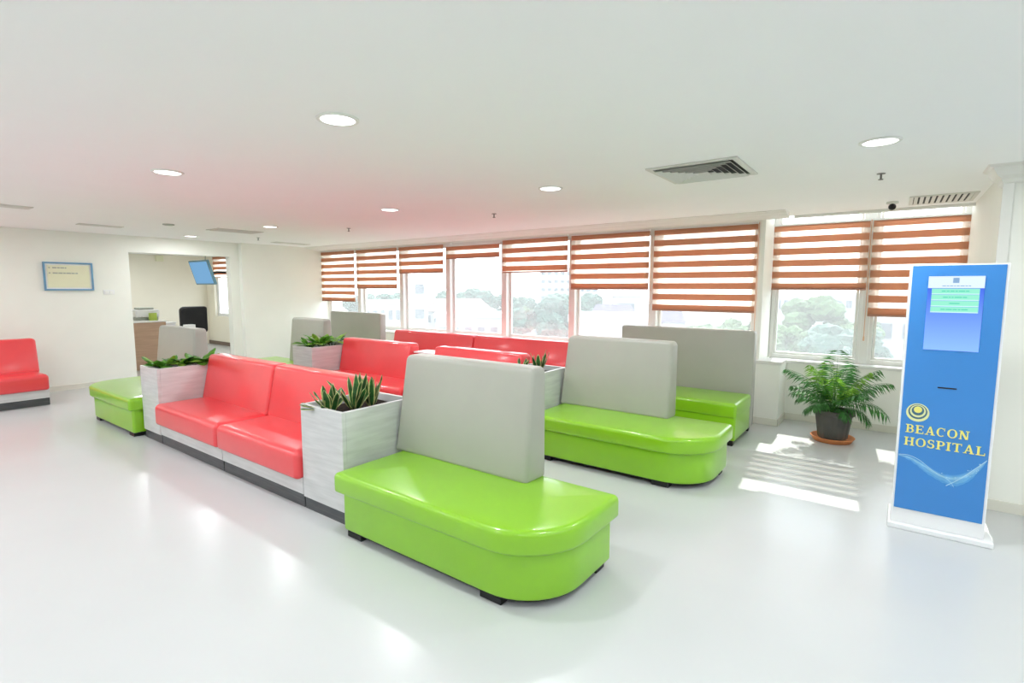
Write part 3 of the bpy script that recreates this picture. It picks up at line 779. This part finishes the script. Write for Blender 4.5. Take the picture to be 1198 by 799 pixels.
# ------------------------------------------------------------------ ceiling fixtures
M['lens'] = emis('downlight_lens', (1, 1, 1), 9)
def downlight(x, y, label, power, d=True):
    t = thing('downlight', label, 'ceiling light', (x, y, CH), 0, 'round recessed downlights')
    bm = bmesh.new(); r = lathe(bm, (0, 0), [(.105, 0), (.105, -.006), (.100, -.010), (.088, -.010), (.084, -.004), (.084, 0)], 32); link('trim_ring', bm, M['trimw'], t, True)
    bm = bmesh.new(); cyl(bm, (0, 0), .084, .084, -.006, -.002, 32); link('lens', bm, M['lens'], t)
    ld = bpy.data.lights.new('downlight_lamp', 'AREA'); ld.shape = 'DISK'; ld.size = .16; ld.energy = power; ld.color = (.94, .97, 1)
    lo = bpy.data.objects.new('downlight_lamp', ld); C.objects.link(lo); lo.parent = t; lo.location = (0, 0, -.014)
    return t
LP = 27
seen = [(-2.331, 1.662, 'largest glowing downlight, above the front row red seats'), (-4.40, 1.65, 'glowing downlight at the upper left of the photo, second in the front line'),
        (-.132, 3.753, 'glowing downlight at the right, above and left of the kiosk'), (-2.434, 3.837, 'glowing downlight left of the square air diffuser'),
        (-4.506, 3.841, 'glowing downlight near the middle of the ceiling, over the middle row'), (-7.128, 3.919, 'small glowing downlight right of the dark far ceiling vent'),
        (-9.516, 3.851, 'smallest glowing downlight, just above the wall opening')]
for x, y, l in seen: downlight(x, y, l, LP)
for x, y in [(-.13, 1.65), (-9.3, .45), (-6.9, .15), (2.2, 1.65), (2.2, 3.8), (4.6, 1.65), (4.6, 3.8), (-9.2, -1.3), (-6.9, -1.5), (-4.4, -.6), (-2.3, -.6), (-.13, -.6), (2.2, -.6), (4.6, -.6),
             (-6.9, -2.9), (-2.3, -2.9), (2.2, -2.9), (-9.2, -2.9), (-4.4, -2.9)]:
    downlight(x, y, 'added recessed downlight out of view, brightening the room', LP)  # unseen lamps added to light the room more evenly
for x, y in ((-12.6, 4.0), (-14.4, 4.4), (-12.6, 5.6)): downlight(x, y, 'added downlight brightening the side room, hidden above the opening', LP)  # unseen lamps added to lift the side room's brightness
def diffuser(x, y, w, label, open_=False, dark=True):
    t = thing('ceiling_vent', label, 'air vent', (x, y, CH), 0, 'square ceiling air vents')
    h = w/2; bm = bmesh.new()
    for a, b, c, d in ((-h, h, -h, -h+.04), (-h, h, h-.04, h), (-h, -h+.04, -h+.04, h-.04), (h-.04, h, -h+.04, h-.04)): box(bm, a, b, c, d, -.012, .0, .003)
    link('frame', bm, M['ventm'], t)
    link('duct', B(-h+.04, h-.04, -h+.04, h-.04, -.003, 0), M['ventd'] if dark else M['ventm'], t)
    n = 6
    for k in range(n):
        r = h-.05-k*(h-.06)/n; q = r-.022
        bm = bmesh.new()
        o = [(-r, -r), (r, -r), (r, r), (-r, r)]; i_ = [(-q, -q), (q, -q), (q, q), (-q, q)]
        vo = [bm.verts.new((a, b, -.022)) for a, b in o]; vi = [bm.verts.new((a, b, -.004)) for a, b in i_]
        vo2 = [bm.verts.new((a, b, -.025)) for a, b in o]; vi2 = [bm.verts.new((a, b, -.007)) for a, b in i_]
        for j in range(4):
            l = (j+1) % 4
            bm.faces.new((vo[j], vo[l], vi[l], vi[j])); bm.faces.new((vo2[j], vi2[j], vi2[l], vo2[l])); bm.faces.new((vo[j], vo2[j], vo2[l], vo[l])); bm.faces.new((vi[j], vi[l], vi2[l], vi2[j]))
        link('louvre', bm, M['ventm'], t)
    return t
diffuser(-1.19, 3.93, .62, 'large square air vent with open louvres left of the right downlight')
def slot_vent(x0, x1, y0, y1, label, n, dark=True):
    t = thing('ceiling_grille', label, 'air vent', ((x0+x1)/2, (y0+y1)/2, CH), 0)
    a, b = (x1-x0)/2, (y1-y0)/2; bm = bmesh.new()
    for p in ((-a, a, -b, -b+.03), (-a, a, b-.03, b), (-a, -a+.03, -b+.03, b-.03), (a-.03, a, -b+.03, b-.03)): box(bm, *p, -.010, 0, .002)
    link('frame', bm, M['ventm'], t); link('duct', B(-a+.03, a-.03, -b+.03, b-.03, -.003, 0), M['ventd'] if dark else M['trimw'], t)
    for k in range(n):
        x = -a+.05+(2*a-.1)*k/(n-1)
        link('slat', B(x-.014, x+.014, -b+.03, b-.03, -.014, -.006, bev=.002), M['ventm'], t)
    return t
slot_vent(.04, .53, 6.12, 6.70, 'pale slotted grille in the ceiling above the rightmost blind', 10)
slot_vent(-7.70, -7.48, .95, 1.50, 'ceiling grille at the left edge of the photo', 6)
slot_vent(-9.02, -8.84, 2.22, 2.72, 'pale ceiling grille above and right of the framed sign', 5, False)
slot_vent(-8.28, -7.90, 3.56, 4.24, 'dark ceiling vent between the two smallest downlights', 5)
slot_vent(-9.58, -9.36, 5.26, 5.96, 'pale ceiling grille near the far left corner blind', 5, False)
t = thing('smoke_detector', 'small round detector on the ceiling between grille and opening', 'smoke detector', (-8.0, 2.97, CH))
bm = bmesh.new(); lathe(bm, (0, 0), [(.07, 0), (.07, -.012), (.05, -.018), (.0001, -.02)], 24); link('cover', bm, M['inkgrey'], t, True)
for i, (x, y, l) in enumerate([(-.149, 4.793, 'ceiling sprinkler below the right downlight'), (-6.40, 4.69, 'ceiling sprinkler over the far windows, left of centre'),
                 (-3.783, 4.759, 'ceiling sprinkler left of the downlight beside the square vent'), (-8.88, 4.66, 'farthest ceiling sprinkler near the cream wall')]):
    t = thing('sprinkler', l, 'sprinkler', (x, y, CH), 0, 'ceiling sprinklers')
    bm = bmesh.new(); cyl(bm, (0, 0), .028, .028, -.004, 0, 16); link('rose', bm, M['sprinkler'], t)
    bm = bmesh.new(); cyl(bm, (0, 0), .007, .007, -.042, -.003, 8); cyl(bm, (0, 0), .016, .016, -.046, -.041, 12); link('head', bm, M['sprinkler'], t)
t = thing('security_camera', 'small dark dome camera on the ceiling above the right blinds', 'camera', (-.09, 6.385, CH))
bm = bmesh.new(); cyl(bm, (0, 0), .05, .05, -.02, 0, 20); link('mount', bm, M['ventm'], t)
bm = bmesh.new(); bmesh.ops.create_uvsphere(bm, u_segments=16, v_segments=10, radius=.032); bmesh.ops.translate(bm, verts=bm.verts, vec=(0, 0, -.05)); link('dome', bm, M['black'], t, True)

# ------------------------------------------------------------------ outside
GZ = -9.0
M['ground'] = plain('pale_ground', (.13, .135, .13), .9, .1, var=.2, vscale=.06)
M['bwhite'] = plain('pale_render', (.34, .35, .36), .8, .2, var=.04, vscale=.3)
M['broof'] = plain('purple_roof_tiles', (.06, .045, .085), .8, .2, var=.15, vscale=1.5)
M['bred'] = plain('red_brick_wall', (.14, .075, .07), .8, .2, var=.1, vscale=.8)
M['bglass'] = plain('dark_building_glass', (.08, .10, .12), .3, .4, var=.15, vscale=.5)
M['tree1'] = plain('tree_leaves', (.055, .105, .035), .8, .2, var=.45, vscale=.9)
M['tree2'] = plain('blue_green_tree_leaves', (.04, .085, .06), .8, .2, var=.45, vscale=.9)
M['bark'] = plain('bark', (.12, .09, .06), .9, .1, var=.2)
struct('ground', B(-260, 120, 7.6, 330, GZ-.3, GZ), M['ground'])
def tree(px, ptop, dist, rad, label, mat='tree1', seed=0):
    p = ray_at(px, ptop, dist); top = p.z; random.seed(seed+int(px))
    t = thing('tree', label, 'tree', (p.x, p.y, GZ), 0, 'trees outside the windows')
    H = top-GZ; bm = bmesh.new()
    for k in range(70):
        a = random.uniform(0, 2*PI); u = random.random()
        zc = H-rad*.35-(1-u**1.4)*H*.62
        rr = rad*math.sqrt(max(.05, 1-((zc-H*.62)/(H*.42))**2))*random.uniform(.3, .85)
        s = rad*random.uniform(.15, .32)
        mt = Matrix.Translation((rr*math.cos(a), rr*math.sin(a), zc)) @ Matrix.Diagonal((s, s, s*.85, 1))
        v = bmesh.ops.create_icosphere(bm, subdivisions=3, radius=1, matrix=mt)['verts']
        for q in v:
            c = Vector((rr*math.cos(a), rr*math.sin(a), zc)); d = q.co-c
            f = 1+.16*math.sin(q.co.x*5.1/s*.5+k)*math.sin(q.co.y*4.7/s*.5)+random.uniform(-.2, .2); q.co = c+d*f
    link('crown', bm, M[mat], t)
    bm = bmesh.new(); cyl(bm, (0, 0), rad*.09, rad*.05, 0, H*.6, 10); link('trunk', bm, M['bark'], t)
    return t
for i, (px, py, D, r, l, mt) in enumerate([
    (626, 338, 34, 2.3, 'round tree in the window left of the white apartment block', 'tree2'), (655, 338, 40, 2.2, 'tree below the white apartment block', 'tree2'),
    (686, 338, 62, 3.0, 'tree left of the white hut', 'tree2'), (702, 350, 70, 2.6, 'low tree just left of the white hut', 'tree2'),
    (608, 352, 48, 2.2, 'small tree at the left of the tree window', 'tree1'), (596, 340, 100, 4.2, 'hazy tree behind the long low building', 'tree2'),
    (835, 366, 30, 2.4, 'tree below the widest blind', 'tree1'), (872, 368, 44, 2.3, 'tree below the right end of the widest blind', 'tree1'),
    (958, 338, 33, 2.3, 'tallest tree right of the white column', 'tree1'), (925, 368, 26, 1.9, 'leafy tree nearest the white column', 'tree1'),
    (985, 368, 24, 1.9, 'dark tree left of the window post above the palm', 'tree2'), (1003, 360, 31, 1.7, 'tree touching the window post above the palm', 'tree1'),
    (950, 385, 20, 1.6, 'near tree low behind the palm', 'tree2'), (1024, 372, 30, 1.3, 'narrow tree right of the window post', 'tree2'),
    (545, 334, 150, 9, 'distant hazy tree line behind the long building', 'tree2'),
    (440, 336, 150, 9, 'distant trees behind the left windows', 'tree2')]):
    tree(px, py, D, r, l, mt, i)
def building(px0, px1, ptop, dist, depth, label, wall='bwhite', roof=None, rows=3, cols=5, pitch=0, parapet=0):
    a = ray_at(px0, ptop, dist); b = ray_at(px1, ptop, dist)
    c = (a+b)/2; w = (Vector((b.x-a.x, b.y-a.y, 0))).length; rz = math.atan2(b.y-a.y, b.x-a.x)
    H = c.z-GZ
    t = thing('building', label, 'building', (c.x, c.y, GZ), rz, 'buildings outside the windows')
    h2 = H-pitch
    link('walls', B(-w/2, w/2, 0, depth, 0, h2), M[wall], t)
    if pitch:
        bm = bmesh.new(); o = w*.05
        v = [bm.verts.new(q) for q in ((-w/2-o, -o, h2), (w/2+o, -o, h2), (w/2+o, depth+o, h2), (-w/2-o, depth+o, h2), (-w/2+w*.15, depth/2, H), (w/2-w*.15, depth/2, H))]
        for f in ((0, 1, 5, 4), (2, 3, 4, 5), (1, 2, 5), (3, 0, 4), (3, 2, 1, 0)): bm.faces.new([v[k] for k in f])
        link('roof', bm, M[roof], t)
    else:
        link('roof', B(-w/2-.15, w/2+.15, -.15, depth+.15, H, H+.35), M[roof or 'bwhite'], t)
    fh = min(3.0, h2/rows)
    for r in range(rows):
        for k in range(cols):
            x = -w/2+w*(k+.5)/cols; z = h2-fh*(r+.35)
            link('window', B(x-w/cols*.28, x+w/cols*.28, -.08, .02, z-fh*.25, z+fh*.12), M['bglass'], t)
    return t
building(481, 500, 326, 62, 5, 'pale tower house in the third window from the left', rows=4, cols=1, roof='bwhite')
building(497, 575, 350, 70, 10, 'long low building with reddish roof in the left windows', wall='bwhite', roof='bred', rows=3, cols=9, pitch=1.6)
building(425, 470, 356, 60, 8, 'low pale building in the second window from the left', rows=3, cols=5)
building(632, 700, 316, 120, 14, 'tall white apartment block with rows of small windows', rows=8, cols=9)
building(716, 750, 347, 54, 4, 'plain white hut above the purple roofs', rows=1, cols=1)
building(688, 748, 357, 44, 4, 'house with purple tiled roof in front of the white hut', roof='broof', rows=2, cols=4, pitch=1.3)
building(766, 802, 360, 44, 4, 'second purple roofed house, below the widest blind', roof='broof', rows=2, cols=3, pitch=1.2)
building(668, 762, 377, 26, 4, 'near low building with a pale flat roof under the hut', rows=2, cols=5)
building(908, 940, 344, 70, 8, 'white house at the left of the bay window', rows=3, cols=4)
building(965, 1012, 346, 90, 8, 'white building seen past the tallest tree', rows=3, cols=4)
building(1024, 1110, 368, 36, 6, 'pale building in the window left of the kiosk', rows=4, cols=3)
building(510, 600, 372, 40, 4, 'white low roof in front of the long building', rows=1, cols=6)

# ------------------------------------------------------------------ light
w = bpy.data.worlds.new('sky'); sc.world = w; w.use_nodes = True; nt = w.node_tree
bg = nt.nodes['Background']; bg.inputs[1].default_value = 7.0
tc = nt.nodes.new('ShaderNodeTexCoord'); sp = nt.nodes.new('ShaderNodeSeparateXYZ'); nt.links.new(tc.outputs['Generated'], sp.inputs[0])
r = nt.nodes.new('ShaderNodeValToRGB'); r.color_ramp.elements[0].position = .0; r.color_ramp.elements[0].color = (1, 1, 1, 1)
r.color_ramp.elements[1].position = .8; r.color_ramp.elements[1].color = (.72, .85, 1, 1)
nt.links.new(sp.outputs['Z'], r.inputs[0]); nt.links.new(r.outputs[0], bg.inputs[0])
sl = bpy.data.lights.new('sun', 'SUN'); sl.energy = 14; sl.angle = math.radians(.6); sl.color = (1, .95, .85)
so = bpy.data.objects.new('sun', sl); C.objects.link(so)
dirv = Vector((.09, -1, -.944)); so.rotation_euler = dirv.to_track_quat('-Z', 'Y').to_euler()

vs = sc.view_settings; vs.view_transform = 'Standard'; vs.look = 'None'; vs.gamma = 1; vs.use_curve_mapping = False; vs.exposure = -.68
sc.display_settings.display_device = 'sRGB'
cy = sc.cycles
cy.use_denoising = True; cy.max_bounces = 10; cy.diffuse_bounces = 6; cy.glossy_bounces = 4; cy.transparent_max_bounces = 16; cy.transmission_bounces = 6
cy.caustics_reflective = False; cy.caustics_refractive = False; cy.sample_clamp_indirect = 8
